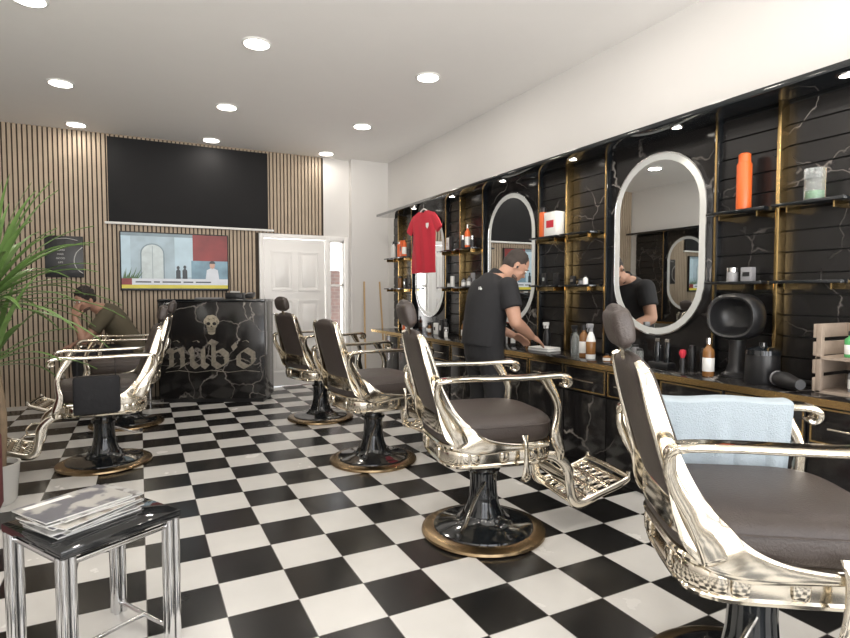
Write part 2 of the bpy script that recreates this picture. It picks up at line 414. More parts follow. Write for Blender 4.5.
# ------------------------------------------------------------------ ceiling downlights
for y in (-.2,1.30,2.80,4.65,6.35,7.80):
    for x in (-.62,.87,2.40):
        t=thing('downlight','round recessed ceiling downlight with white rim, switched on','ceiling light',(x,y,H),0,'ceiling downlights')
        b=MB(); b.lathe([(.115,0),(.115,-.006),(.108,-.012),(.095,-.012)],M_white2,32); b.obj('rim',t)
        b=MB(); b.lathe([(0,-.008),(.095,-.008),(.095,-.014),(0,-.014)],M_lens,28); b.obj('lens',t)
        l=bpy.data.lights.new('dl','AREA'); l.shape='DISK'; l.size=.18; l.energy=7 if y<7 else 2.6; l.color=(1,.925,.84)
        lo=bpy.data.objects.new('downlight_lamp',l); COL.objects.link(lo); lo.parent=t; lo.location=(0,0,-.02)
# ------------------------------------------------------------------ barber chair
def build_chair(loc,rz,label):
    c=thing('barber_chair',label,'barber chair',loc,rz,'vintage barber chairs')
    b=MB(); b.lathe([(.0,0),(.345,0),(.352,.01),(.348,.022),(.325,.032),(.28,.036),(0,.036)],M_brass,56)
    b.lathe([(.285,.03),(.28,.044),(.25,.052),(.17,.062),(.135,.08),(.118,.11),(0,.11)],M_blackgl,56); b.obj('base',c)
    b=MB(); b.lathe([(0,.10),(.112,.10),(.106,.12),(.09,.16),(.08,.22),(.075,.30),(.077,.35),(0,.35)],M_blackgl,40)
    b.lathe([(0,.35),(.09,.35),(.095,.362),(.09,.375),(0,.375)],M_blackgl,40)
    b.lathe([(0,.375),(.07,.375),(.065,.40),(.08,.44),(0,.44)],M_blackgl,32); b.obj('column',c)
    b=MB(); b.sloft([(.12,.10,.42),(.17,.15,.432),(.25,.24,.440),(.29,.275,.446),(.304,.288,.454),(.308,.292,.466),(.302,.286,.474),(.302,.286,.478),(.304,.288,.510),(.302,.286,.538),(.302,.286,.545),(.316,.300,.552),(.318,.302,.562),(.312,.296,.571),(.29,.275,.574)],M_chrome,4.5,72)
    N=26
    for k in range(N):
        a=2*math.pi*(k+.5)/N; cx=math.cos(a); sx=math.sin(a)
        px=.302*sgn(cx,2/4.5); py=.286*sgn(sx,2/4.5)
        nx_=Vector((sgn(cx,2*3.5/4.5)/.306,sgn(sx,2*3.5/4.5)/.29,0)).normalized(); td=Vector((-nx_.y,nx_.x,0))
        b.sweep([(px,py,.477,.018,.006),(px+nx_.x*.004,py+nx_.y*.004,.485,.024,.008),(px+nx_.x*.006,py+nx_.y*.006,.510,.026,.008),(px+nx_.x*.004,py+nx_.y*.004,.535,.024,.008),(px,py,.543,.018,.006)],M_chrome,side=tuple(td),sub=2,seg=12,p=3)
    b.obj('seat_frame',c)
    b=MB(); b.sloft([(.27,.245,.560),(.30,.275,.568),(.316,.291,.588),(.322,.297,.615),(.322,.297,.650),(.314,.289,.678),(.29,.268,.699),(.24,.22,.713),(.15,.13,.720),(.05,.04,.722)],M_leather,4.2,64)
    P=[]
    for k in range(60):
        a=2*math.pi*k/60; P.append((.320*sgn(math.cos(a),2/4.2),.296*sgn(math.sin(a),2/4.2),.660,.004))
    b.sweep(P,M_leather,side=(0,0,1),sub=1,seg=6,close=True); b.obj('seat',c)
    b=MB()
    b.sweep([(-.272,0,.685,.155,.022),(-.282,0,.71,.178,.034),(-.300,0,.77,.186,.040),(-.33,0,.87,.188,.040),(-.365,0,.98,.184,.038),(-.392,0,1.07,.174,.035),(-.408,0,1.115,.158,.030),(-.413,0,1.135,.12,.020)],M_leather,side=(0,1,0),sub=5,seg=40,p=4.4,round_caps=True)
    bk=b.obj('backrest',c)
    b=MB()
    b.sweep([(-.420,0,1.10,.024,.007),(-.435,0,1.15,.024,.007),(-.447,0,1.20,.024,.007)],M_chrome,side=(0,1,0),seg=8)
    b.sweep([(-.434,0,1.180,.082,.018),(-.438,0,1.192,.100,.030),(-.449,0,1.238,.106,.037),(-.460,0,1.285,.100,.031),(-.464,0,1.298,.082,.018)],M_leather,side=(0,1,0),sub=4,seg=32,p=4.2,round_caps=True)
    b.obj('headrest',bk)
    b=MB(); b.sweep([(-.285,-.24,.665,.045,.008),(-.312,-.16,.665,.050,.008),(-.318,0,.665,.052,.008),(-.312,.16,.665,.050,.008),(-.285,.24,.665,.045,.008)],M_chrome,side=(0,0,1),sub=4,seg=12,p=3); b.obj('rear_band',c)
    for sg in (1,-1):
        y=.200*sg; y2=.312*sg
        b=MB()
        b.sweep([(-.424,y*.80,1.135,.007,.012),(-.410,y*.95,1.10,.008,.020),(-.382,y*1.0,1.00,.008,.027),(-.346,y*1.04,.88,.008,.031),(-.312,y*1.12,.78,.008,.040),(-.283,y*1.24,.70,.008,.056),(-.245,y*1.38,.635,.008,.070),(-.18,y*1.50,.59,.008,.060),(-.09,y*1.56,.568,.008,.038),(.02,y*1.575,.560,.008,.022),(.14,y*1.575,.558,.008,.014),(.24,y*1.55,.558,.007,.008)],M_chrome,side=(0,1,0),sub=5,seg=16,p=4)
        b.obj('back_frame',c)
        b=MB()
        y=y2
        # flat, nearly level paddle with a compact scrolled front
        b.sweep([(-.376,y,.880,.018,.010),(-.366,y,.905,.030,.013),(-.325,y,.918,.038,.013),(-.20,y,.921,.041,.013),(-.05,y,.918,.040,.013),(.10,y,.916,.040,.013),(.22,y,.920,.043,.014),(.300,y,.920,.045,.016),(.338,y,.905,.043,.016),(.346,y,.880,.038,.014),(.328,y,.864,.032,.011),(.312,y,.873,.026,.008)],M_chrome,side=(0,1,0),sub=5,seg=18,p=3.8,round_caps=True)
        # flat shaped front post
        b.sweep([(.215,y,.912,.016,.030),(.240,y,.870,.014,.026),(.272,y,.815,.013,.022),(.292,y,.755,.013,.020),(.290,y,.690,.013,.022),(.280,y,.630,.013,.028),(.290,y*.99,.575,.013,.032),(.310,y*.98,.52,.013,.026),(.312,y*.96,.47,.011,.016)],M_chrome,side=(0,1,0),sub=5,seg=16,p=3.6)
        b.sweep([(-.366,y,.900,.016,.014),(-.368,y*.99,.845,.015,.018),(-.345,y*.98,.785,.014,.022),(-.305,y*.98,.725,.013,.028),(-.270,y*1.0,.660,.012,.034),(-.240,y*1.0,.59,.011,.038)],M_chrome,side=(0,1,0),sub=5,seg=16,p=3.6,round_caps=True)
        b.obj('armrest',c)
    b=MB()
    b.sweep([(.10,-.325,.62,.022,.006),(.10,-.333,.575,.012,.009),(.10,-.336,.51,.011,.010),(.10,-.338,.45,.018,.009),(.10,-.336,.40,.026,.008),(.10,-.328,.38,.010,.005)],M_chrome,side=(1,0,0),sub=4,seg=12)
    b.obj('recline_lever',c)
    b=MB(); b.sweep([(-.02,-.07,.30,.009),(-.12,-.17,.24,.009),(-.22,-.30,.17,.009),(-.27,-.36,.16,.009)],M_silver); b.sph((-.285,-.375,.16),.018,M_blackpl,seg=12)
    b.obj('pump_lever',c)
    b=MB()
    def fz(x): return .165+.34*(x-.45)
    for sg in (1,-1):
        y=.21*sg
        b.sweep([(.25,y,.475,.010,.024),(.34,y,.455,.010,.028),(.41,y,.385,.010,.030),(.425,y,.29,.010,.026),(.445,y,.205,.010,.030),(.50,y,fz(.5)-.003,.010,.028),(.62,y,fz(.62),.010,.020),(.75,y,fz(.75),.010,.020),(.80,y,fz(.8)+.012,.010,.016),(.805,y,fz(.8)+.05,.010,.010)],M_chrome,side=(0,1,0),sub=5,seg=14,p=3.6)
        b.sweep([(.43,y*.98,.34,.007),(.50,y*.98,.345,.008),(.54,y*.98,.30,.008),(.52,y*.98,.25,.007),(.48,y*.98,.27,.006)],M_chrome,seg=8)
    for i,x in enumerate((.47,.545,.62,.695,.77)):
        b.sweep([(x,-.205,fz(x),.014,.006),(x,0,fz(x),.014,.006),(x,.205,fz(x),.014,.006)],M_chrome,side=(1,0,0.34),sub=1,seg=12,p=4)
    b.sweep([(.80,-.21,fz(.8)+.02,.014),(.80,0,fz(.8)+.025,.016),(.80,.21,fz(.8)+.02,.014)],M_chrome,sub=3,seg=12)
    b.sweep([(.432,-.205,.31,.03,.006),(.432,0,.31,.036,.006),(.432,.205,.31,.03,.006)],M_chrome,side=(0,0,1),sub=3,seg=10)
    for yy in (-.165,-.099,-.033,.033,.099,.165):
        for x in (.5075,.5825,.6575,.7325):
            b.sweep([(x+.027*math.cos(a),yy+.027*math.sin(a),fz(x+.027*math.cos(a)),.0065) for a in [2*math.pi*k/12 for k in range(12)]],M_chrome,side=(-.32,0,.95),sub=1,seg=5,close=True)
    for yy in (-.132,-.066,0,.066,.132):
        b.sweep([(.46,yy,fz(.46),.007,.005),(.6,yy,fz(.6),.007,.005),(.78,yy,fz(.78),.007,.005)],M_chrome,side=(0,1,0),sub=1,seg=8,p=3)
    b.obj('footrest',c)
    return c
PA=(1.812,1.135,0); RA=-34
cA=build_chair(PA,RA,'brown leather vintage barber chair with blue towel over its armrest')
copy_tree(cA,(1.717,2.64,0),-11,'brown leather and gold chrome barber chair beside the standing barber')
copy_tree(cA,(1.66,4.18,0),8,'brown leather barber chair without headrest, gold chrome frame',skip=('headrest',))
copy_tree(cA,(1.72,5.86,0),16,'brown leather barber chair with headrest near the white door')
cE=copy_tree(cA,(-.27,5.07,0),183,'brown leather barber chair with black bag hanging beside seat'); cE.scale=(.97,.97,.955)
cF=copy_tree(cA,(-.14,6.50,0),172,'brown leather barber chair near the reception desk'); cF.scale=(1,1,.97)
# ------------------------------------------------------------------ towel, bag
def drape(name,label,cat,x0,x1,ztop,l1,l2,half,m,loc,rz,fold=.010):
    t=thing(name,label,cat,loc,rz)
    b=MB(); nx=36; vs=[];fs=[]; th=.005
    def prof(i):
        f=i/nx; e1=l1*(1+.05*math.sin(f*5+1)); e2=l2*(1+.09*math.sin(f*4+.5)); out=[]
        for k in range(9):
            q=1-k/9; out.append((-half-.002+.012*q,ztop-e1*q,-1,q))
        for k in range(7):
            a=math.pi-math.pi*k/6; out.append((half*math.cos(a),ztop+.012*math.sin(a),0,0))
        for k in range(1,10):
            q=k/9; out.append((half+.002-.012*q,ztop-e2*q,1,q))
        return out
    for off in (0,1):
        for i in range(nx+1):
            x=x0+(x1-x0)*i/nx
            for (y,z,sd,q) in prof(i):
                w=fold*math.sin(i*.38+sd)*q+fold*.4*math.sin(i*.8+2*sd)*q
                xx=x+.025*q*math.sin(i*.2+.4)*(1 if sd>0 else -.7)
                dz=-.010*math.sin(i*.25)*(1-q)
                if sd==0: vs.append((xx,y*(1+off*th/half),z+dz*.4+off*th))
                else: vs.append((xx,y+sd*(abs(w)*1.4+off*th),z+dz*.4))
    n=len(prof(0)); T=(nx+1)*n
    for i in range(nx):
        for j in range(n-1):
            a=i*n+j; q=(a,a+1,a+n+1,a+n); fs.append(q); fs.append(tuple(T+v for v in q[::-1]))
    for i in range(nx):
        for j in (0,n-1):
            a=i*n+j; fs.append((a,a+n,T+a+n,T+a))
    for j in range(n-1):
        for i in (0,nx):
            a=i*n+j; fs.append((a,a+1,T+a+1,T+a))
    b.raw(vs,fs,m); b.obj('cloth',t); return t
def local(loc,rz,p):
    a=R(rz); return (loc[0]+p[0]*math.cos(a)-p[1]*math.sin(a),loc[1]+p[0]*math.sin(a)+p[1]*math.cos(a),p[2])
drape('towel','light blue terry towel draped over chair armrest','towel',-.22,.24,.934,.26,.27,.050,M_blue,local(PA,RA,(.0,.312,0)),RA,.012)
t=thing('shoulder_bag','soft black bag hanging from chair armrest beside the seat','bag',(-.29,4.69,0),3)
b=MB(); b.bx(-.15,.15,-.035,.022,.47,.75,M_shirt,.025); b.obj('bag_body',t)
for sx in (-.12,.12):
    b=MB(); b.sweep([(sx,-.005,.74,.003),(sx,.02,.84,.003),(sx,.045,.885,.003)],M_shirt,sub=3,seg=6); b.obj('strap',t)
# ------------------------------------------------------------------ reception desk
fx=Vector((.20,7.56)); gx=Vector((1.36,7.02)); ang=math.degrees(math.atan2(gx.y-fx.y,gx.x-fx.x)); Ld=(gx-fx).length
desk=thing('reception_desk','black marble reception desk with worn silver skull and blackletter lettering','reception desk',(*( (fx+gx)/2),0),ang)
b=MB(); b.bx(-Ld/2,Ld/2,0,.45,.05,1.24,M_marble3,.004); b.bx(-Ld/2+.03,Ld/2-.03,.03,.43,0,.05,M_blackpl); b.obj('body',desk)
b=MB(); b.bx(-Ld/2-.01,Ld/2+.01,-.012,.46,1.24,1.275,M_blackgl,.004); b.obj('desk_top',desk)
b=MB(); y0,y1=-.001,-.008
gs=[
 [(-.50,.44),(-.50,.66)],[(-.545,.69),(-.47,.63)],[(-.50,.64),(-.39,.70),(-.365,.64),(-.365,.45)],[(-.39,.42),(-.32,.47)],[(-.545,.42),(-.46,.46)],
 [(-.27,.71),(-.245,.65),(-.245,.48),(-.19,.42),(-.11,.48)],[(-.11,.71),(-.11,.46),(-.06,.42)],
 [(.02,.80),(.02,.48),(.09,.42),(.18,.48),(.18,.61),(.11,.68),(.02,.63)],[(-.03,.82),(.06,.77)],
 [(.265,.77),(.29,.70)],
 [(.42,.69),(.33,.62),(.33,.48),(.42,.42),(.51,.48),(.51,.62),(.42,.69)],[(.585,.43),(.595,.44)]]
def sz(p): return (p[0]*.98,.44+(p[1]-.42)*.80)
for g in gs: b.nib([sz(p) for p in g],.074,y0,y1,M_pale)
for x,z in ((-.50,.55),(-.365,.55),(-.245,.56),(-.11,.56),(.02,.58),(.18,.55),(.33,.55),(.51,.55)): 
    x,z=sz((x,z)); b.plate([(x-.042,z),(x,z+.022),(x+.042,z),(x,z-.022)],y0,y1-.001,M_pale)
for (p,q) in (((-.56,.38),(-.40,.40)),((-.40,.40),(-.2,.375)),((-.2,.375),(.0,.40)),((.0,.40),(.2,.375)),((.2,.375),(.4,.40)),((.4,.40),(.58,.38))): b.nib([p,q],.008,y0,y1,M_pale)
for x in (-.42,-.18,.42): b.nib([(x-.05,.755),(x,.77),(x+.03,.745)],.010,y0,y1,M_pale)
b.obj('lettering',desk)
b=MB(); K=.80; ZS=.95
def kz(pts): return [(x*K,ZS+(z-.98)*K) for x,z in pts]
sk=[(0.115*math.cos(a)*(1 if math.sin(a)>-.2 else .8)*(1+.03*math.sin(a*7)),1.03+.115*math.sin(a)*(1+.03*math.cos(a*9))) for a in [math.pi*2*k/40 for k in range(40)]]
b.plate(kz(sk),-.001,-.008,M_pale2); b.plate(kz([(-.075,.97),(.075,.97),(.06,.93),(.05,.86),(.02,.845),(-.02,.845),(-.05,.86),(-.06,.93)]),-.001,-.008,M_pale2)
for sx in (-.045,.045): b.plate(kz([(sx+.030*math.cos(a),1.01+.026*math.sin(a)) for a in [math.pi*2*k/14 for k in range(14)]]),-.008,-.010,M_groove)
b.plate(kz([(-.014,.955),(0,.962),(.014,.955),(0,.99)]),-.008,-.010,M_groove)
for k in range(-2,3): b.plate(kz([(k*.019-.002,.865),(k*.019+.002,.865),(k*.019+.002,.925),(k*.019-.002,.925)]),-.008,-.010,M_groove)
b.plate(kz([(-.05,.893),(.05,.893),(.05,.898),(-.05,.898)]),-.008,-.010,M_groove)
for q in (((.02,1.10),(.05,1.08),(.04,1.06)),((-.03,1.12),(-.05,1.09),(-.02,1.07)),((-.08,1.05),(-.085,1.0),(-.07,.97)),((.08,1.06),(.09,1.02),(.07,.97))): b.nib(kz(q),.006,-.008,-.0095,M_groove)
b.obj('skull_emblem',desk)
def ondesk(x,y): return local(((fx.x+gx.x)/2,(fx.y+gx.y)/2,0),ang,(x,y,1.275))
t=thing('card_terminal','small black card payment terminal on the desk','card terminal',ondesk(.42,.2),ang)
b=MB(); b.box((0,0,.045),(.09,.17,.05),M_blackpl,(R(12),0,0),.008); b.obj('body',t)
b=MB(); b.box((0,-.01,.074),(.065,.05,.004),M_grey,(R(12),0,0)); b.obj('screen',t)
t=thing('receipt_printer','compact black receipt printer on the desk','printer',ondesk(.22,.26),ang)
b=MB(); b.box((0,0,.04),(.22,.17,.08),M_blackpl,None,.012); b.obj('body',t); b=MB(); b.box((0,-.02,.084),(.12,.01,.03),M_paper,(R(15),0,0)); b.obj('paper',t)
t=thing('laptop','closed dark laptop on the reception desk','laptop',ondesk(-.10,.25),ang+180)
b=MB(); b.bx(-.15,.15,-.10,.10,0,.018,M_grey,.004); b.obj('keyboard',t)
# ------------------------------------------------------------------ TV, projection screen, poster
YW=YB-.028
tv=thing('television','wall-mounted flat television showing a news programme','television',(.44,YW,1.755))
b=MB(); b.bx(-.65,.65,-.05,0,-.375,.375,M_blackpl,.006); b.obj('frame',tv)
def em(n,c,e=.42,v=.15,s=8): 
    c=tuple(q*.78 for q in c); return mat(n,c,.4,emit=e,var=v,vscale=s)
E1=em('tv_sky',(.42,.55,.62));E2=em('tv_wall',(.32,.41,.46),.45,.4,5);E3=em('tv_arch',(.48,.54,.54),.45,.3,12);E4=em('tv_red',(.20,.02,.02),.45,.6,4);E5=em('tv_yellow',(.60,.52,.05))
E6=em('tv_bar',(.60,.63,.67));E7=em('tv_dark',(.03,.04,.05),.3,.4);E8=em('tv_blue',(.16,.27,.34),.45,.6,6);E9=em('tv_green',(.07,.14,.05),.4,.5,20);E10=em('tv_skin',(.5,.30,.22));E11=em('tv_shade',(.18,.24,.27),.45,.3)
b=MB(); y=-.0505
def sr(x0,x1,z0,z1,m,l): b.bx(x0,x1,y-.0006*l,y,z0,z1,m)
sr(-.635,.635,-.36,.36,E2,1); sr(-.635,-.53,-.2,.36,E1,2); sr(-.02,.20,-.2,.36,E1,2); sr(.2,.635,.02,.36,E4,2); sr(.18,.635,-.22,.02,E8,3); sr(-.635,.2,.32,.36,E11,3)
def arch(x0,x1,z0,z1,h,mm,l):
    cx=(x0+x1)/2; r=(x1-x0)/2
    b.plate([(x0,z0),(x1,z0),(x1,z1)]+[(cx+r*math.cos(a),z1+h*math.sin(a)) for a in [math.pi*k/12 for k in range(1,12)]]+[(x0,z1)],y,y-.0006*l,mm)
arch(-.42,-.14,-.22,.10,.13,E11,5); arch(-.405,-.155,-.22,.10,.115,E3,6)
sr(-.283,-.277,-.22,.2,E11,7)
for x,w,h in ((.02,.028,.17),(.10,.03,.18)):
    b.plate([(x-w,-.22),(x+w,-.22),(x+w*.95,-.22+h*.6),(x+.012,-.22+h*.72),(x-.012,-.22+h*.72),(x-w*.95,-.22+h*.6)],y-.002,y-.0045,E7)
    b.plate([(x+.018*math.cos(a),-.22+h*.85+.024*math.sin(a)) for a in [2*math.pi*k/12 for k in range(12)]],y-.002,y-.0045,E7)
for x,m1 in ((.44,E6),):
    b.plate([(x-.085,-.22),(x+.085,-.22),(x+.07,-.10),(x+.02,-.075),(x-.02,-.075),(x-.07,-.10)],y-.002,y-.0045,m1)
    b.plate([(x+.034*math.cos(a),-.035+.048*math.sin(a)) for a in [2*math.pi*k/12 for k in range(12)]],y-.002,y-.005,E10)
    b.plate([(x+.038*math.cos(a),-.015+.038*math.sin(a)) for a in [math.pi*k/8 for k in range(9)]],y-.002,y-.0055,E7)
for k in range(12): b.plate([(-.62+k*.014,-.22),(-.60+k*.014,-.22),(-.60+k*.02,-.12+.05*math.sin(k*2))],y-.002,y-.0045,E9)
sr(-.635,.635,-.30,-.22,E6,10); sr(-.635,.635,-.345,-.30,E5,10); sr(-.635,.635,-.36,-.345,E7,10); sr(-.635,-.52,-.30,-.22,E4,11)
for x0,x1 in ((-.48,-.30),(-.27,-.20),(-.17,.05),(.08,.20),(.23,.42)): sr(x0,x1,-.272,-.255,E7,11)
b.obj('screen',tv)
ps=thing('projection_screen','large matt black rectangular screen panel with white bottom rail','screen',(.655,YW,2.76))
b=MB(); b.bx(-.975,.975,-.035,0,-.52,.53,M_blackfab,.003); b.obj('panel',ps)
b=MB(); b.bx(-1.02,1.05,-.05,-.01,-.548,-.52,M_white2,.004); b.obj('rail',ps)
po=thing('poster','black square poster with small white lettering and curved line','poster',(-.80,YW,1.79))
b=MB(); b.bx(-.2,.2,-.02,0,-.25,.25,M_blackpl,.003); b.obj('board',po)
M_let=mat('letter_white',(.6,.6,.58),.5)
for i,w in enumerate(('GOOD','HAIR','GOOD','LIFE')): text_part(w,.030,M_let,po,(-.04,-.021,.07-.05*i),ext=.0004)
b=MB(); b.sweep([(.19,-.022,.12,.005),(.125,-.022,.05,.005),(.10,-.022,-.05,.005),(.125,-.022,-.14,.005),(.19,-.022,-.20,.005)],M_let,seg=6); b.sweep([(.14,-.022,.20,.003),(.02,-.022,.222,.003),(-.12,-.022,.205,.003)],M_let,seg=6); b.obj('emblem',po)
# ------------------------------------------------------------------ jersey
j=thing('football_jersey','red short-sleeved football jersey hanging from canopy','jersey',(3.04,6.0,2.42),-84)
b=MB()
rows=[(-.10,.11),(-.13,.21),(-.18,.25),(-.24,.26),(-.32,.245),(-.45,.25),(-.6,.255),(-.72,.26),(-.83,.262)]
vs=[];fs=[];nx=16
for off in (-1,1):
    for (z,hw) in rows:
        for i in range(nx+1):
            f=i/nx*2-1; vs.append((f*hw,off*(.028*(1-f*f)**.5+.002)+.008*math.sin(f*9+z*6)*min(1,abs(z+.1)*3),z-(.05*max(0,1-abs(f)*1.6) if z==-.10 else 0)))
n=nx+1; T=len(rows)*n
for r_ in range(len(rows)-1):
    for i in range(nx):
        a=r_*n+i; q=(a,a+1,a+n+1,a+n); fs.append(q); fs.append(tuple(T+v for v in q[::-1]))
for r_ in range(len(rows)-1):
    for i in (0,nx): a=r_*n+i; fs.append((a,a+n,T+a+n,T+a))
for i in range(nx):
    for r_ in (0,len(rows)-1): a=r_*n+i; fs.append((a,a+1,T+a+1,T+a))
b.raw(vs,fs,M_red)
for sg in (1,-1): b.sweep([(sg*.19,0,-.17,.02,.055),(sg*.26,0,-.235,.022,.058),(sg*.33,0,-.335,.02,.062)],M_red,side=(0,1,0),sub=3,seg=14)
b.obj('fabric',j)
b=MB(); b.sweep([(-.10,0,-.115,.008),(0,0,-.07,.008),(.10,0,-.115,.008)],M_white2,seg=6); b.sweep([(0,0,-.07,.003),(0,0,-.01,.003),(.02,0,.02,.003),(.02,.0,.03,.003)],M_silver,seg=6); b.obj('hanger',j)
b=MB(); b.plate([(.10,-.25),(.15,-.25),(.15,-.29),(.125,-.315),(.10,-.29)],-.030,-.036,M_white2); b.obj('crest',j)
# ------------------------------------------------------------------ products
def product(kind,x,y,z,h,r,m,cap,label,lab=None,rz=0,grp=None):
    cat={'can':'spray can','bottle':'bottle','jar':'jar','spray':'spray bottle','box':'box'}[kind]
    nm={'can':'spray_can','bottle':'bottle','jar':'jar','spray':'spray_bottle','box':'product_box'}[kind]
    t=thing(nm,label,cat,(x,y,z),rz,grp)
    b=MB()
    if kind=='can': b.lathe([(0,0),(r*.95,0),(r,.008),(r,h*.80),(r*.85,h*.84),(0,h*.84)],m,20)
    elif kind=='bottle': b.lathe([(0,0),(r*.95,0),(r,.006),(r,h*.62),(r*.9,h*.70),(r*.4,h*.78),(r*.38,h*.84),(0,h*.84)],m,20)
    elif kind=='jar': b.lathe([(0,0),(r,0),(r,h*.65),(r*.95,h*.68),(0,h*.68)],m,20)
    elif kind=='spray': b.lathe([(0,0),(r*.95,0),(r,.006),(r,h*.5),(r*.7,h*.65),(r*.35,h*.76),(0,h*.76)],m,20)
    else: b.box((0,0,h/2),(r*1.2,r*2,h),m,None,.003)
    b.obj('body',t)
    b=MB()
    if kind=='can': b.lathe([(0,h*.84),(r*.82,h*.84),(r*.8,h*.98),(r*.6,h),(0,h)],cap,20)
    elif kind=='bottle': b.lathe([(0,h*.84),(r*.45,h*.84),(r*.42,h),(0,h)],cap,16)
    elif kind=='jar': b.lathe([(0,h*.68),(r*1.03,h*.68),(r*1.03,h),(0,h)],cap,20)
    elif kind=='spray':
        b.lathe([(0,h*.76),(r*.42,h*.76),(r*.4,h*.88),(0,h*.88)],cap,14); b.box((-.012,0,h*.93),(.06,.022,h*.12),cap,None,.005); b.sweep([(-.02,0,h*.9,.004),(-.035,0,h*.82,.004),(-.03,0,h*.76,.003)],cap,seg=6)
    else: b.box((-r*.6-.001,0,h*.5),(.002,r*1.2,h*.3),cap)
    b.obj('cap' if kind!='box' else 'print',t)
    if lab:
        b=MB(); 
        if kind!='box': b.lathe([(r*.98,h*.12),(r*1.015,h*.13),(r*1.015,h*.48),(r*.98,h*.49)],lab,20); b.obj('paper_label',t)
    return t
C=.85
product('can',3.27,2.17,1.85,.34,.042,M_orange,M_orange,'tall orange spray can on black shelf')
product('can',3.27,4.06,1.85,.27,.036,M_orange,M_blackpl,'orange spray can with black cap on shelf')
product('box',3.27,3.91,1.85,.21,.08,M_white2,M_red,'white product box with red print on shelf')
product('box',3.27,2.13,1.42,.085,.035,M_grey,M_blackpl,'small grey carton on shelf')
product('jar',3.27,2.23,1.42,.085,.032,M_grey,M_silver,'small grey jar with silver lid on shelf')
t=product('jar',3.27,1.77,1.85,.17,.05,M_clear,M_clear,'clear plastic jar with a little green content on shelf'); b=MB(); b.lathe([(0,.01),(.03,.01),(.03,.05),(0,.05)],M_green,16); b.obj('content',t)
cols=[M_blackpl,M_white2,M_blackpl,M_grey,M_amber,M_blackpl,M_orange,M_white2]
kinds=['bottle','jar','can','bottle','jar','can','box']
random.seed(3)
def scatter(y0,y1,z,n,hmin,hmax,x0=3.25,x1=3.3,grp='products on slatwall shelves',cc=cols):
    for i in range(n):
        y=y0+(y1-y0)*(i+.5)/n
        k=random.choice(kinds); h=random.uniform(hmin,hmax)*(.5 if k=='jar' else 1); r=random.uniform(.02,.032)
        m=random.choice(cc); cp=random.choice([M_blackpl,M_silver,M_blackpl])
        nm={M_blackpl:'black',M_white2:'white',M_orange:'orange',M_grey:'grey',M_amber:'amber',M_clear:'clear'}[m]
        product(k,random.uniform(x0,x1),y,z,h,r,m,cp,f"{nm} hair product {'container' if k!='box' else 'carton'} standing beside others",M_white2 if (k=='bottle' and m is not M_white2) else None,grp=grp)
scatter(5.25,5.52,1.85,3,.2,.3,cc=[M_orange,M_orange,M_blackpl]); scatter(5.64,5.9,1.85,2,.15,.22,cc=[M_white2,M_blackpl]); scatter(5.25,5.5,1.42,3,.1,.16,cc=[M_blackpl,M_grey]); scatter(5.64,5.9,1.42,2,.1,.16,cc=[M_blackpl,M_white2])
scatter(6.98,7.24,1.85,3,.2,.28,cc=[M_orange,M_white2,M_orange]); scatter(7.35,7.55,1.85,2,.2,.28,cc=[M_orange,M_white2]); scatter(6.98,7.24,1.42,2,.12,.2)
scatter(3.45,3.7,1.42,3,.06,.10,cc=[M_blackpl,M_grey,M_white2]); scatter(3.84,4.1,1.42,2,.08,.13,cc=[M_blackpl,M_white2])
G='products on the counter'
product('spray',3.06,3.22,C,.27,.036,M_white2,M_grey,'white spray bottle on marble counter',M_amber,grp=G)
product('bottle',3.10,3.34,C,.25,.034,M_amber,M_blackpl,'amber bottle with white label on counter',M_white2,grp=G)
product('bottle',3.05,2.22,C,.23,.033,M_amber,M_silver,'amber bottle with white label and metal cap on counter',M_white2,grp=G)
product('spray',3.16,3.50,C,.24,.034,M_clear,M_blackpl,'clear spray bottle on counter',grp=G)
product('spray',3.26,3.98,C,.24,.034,M_blackpl,M_white2,'black spray bottle with white trigger on counter',grp=G)
scatter(2.74,3.12,C,4,.10,.16,3.20,3.3,G,[M_blackpl,M_grey,M_clear]); scatter(2.78,3.08,C,3,.05,.10,2.98,3.06,G,[M_blackpl,M_grey,M_amber]); scatter(3.58,3.70,C,1,.14,.18,3.25,3.3,G,[M_blackpl]); scatter(2.36,2.55,C,2,.12,.17,3.26,3.3,G,[M_blackpl,M_grey])
scatter(4.2,5.2,C,9,.12,.24,3.1,3.3,G); scatter(5.3,7.1,C,12,.12,.26,3.05,3.3,G)
t=thing('hair_steamer','matt black rounded helmet-like hood appliance standing on counter','steamer',(3.185,2.13,C))
b=MB(); b.lathe([(0,0),(.085,0),(.085,.012),(.06,.03),(.045,.08),(.045,.22),(0,.22)],M_blackpl,24); b.obj('pedestal',t)
b=MB()
N1=28
def hoodring(x,k): return [(x,.150*k*sgn(math.cos(2*math.pi*q/N1),.8),.355+.145*k*sgn(math.sin(2*math.pi*q/N1),.8)*(1 if math.sin(2*math.pi*q/N1)>0 else .92)) for q in range(N1)]
b.rings([hoodring(.10,.30),hoodring(.095,.62),(hoodring(.07,.86)),hoodring(.02,.98),hoodring(-.05,1.0),hoodring(-.09,.95),hoodring(-.105,.86),hoodring(-.100,.78),hoodring(-.06,.74),hoodring(-.02,.66),hoodring(.01,.45),hoodring(.018,.10)],M_blackpl)
o=b.obj('hood',t); o.rotation_euler=(0,0,R(10))
t=thing('lidded_canister','squat black lidded canister on counter','canister',(3.08,1.91,C))
b=MB(); b.lathe([(0,0),(.085,0),(.09,.01),(.085,.16),(0,.16)],M_blackpl,28); b.obj('body',t)
b=MB(); b.lathe([(0,.16),(.09,.16),(.088,.185),(.05,.2),(.02,.205),(.02,.225),(0,.228)],M_blackgl,28); b.obj('lid',t)
t=thing('hair_dryer','black hair dryer lying on counter','hair dryer',(2.98,1.71,C),60)
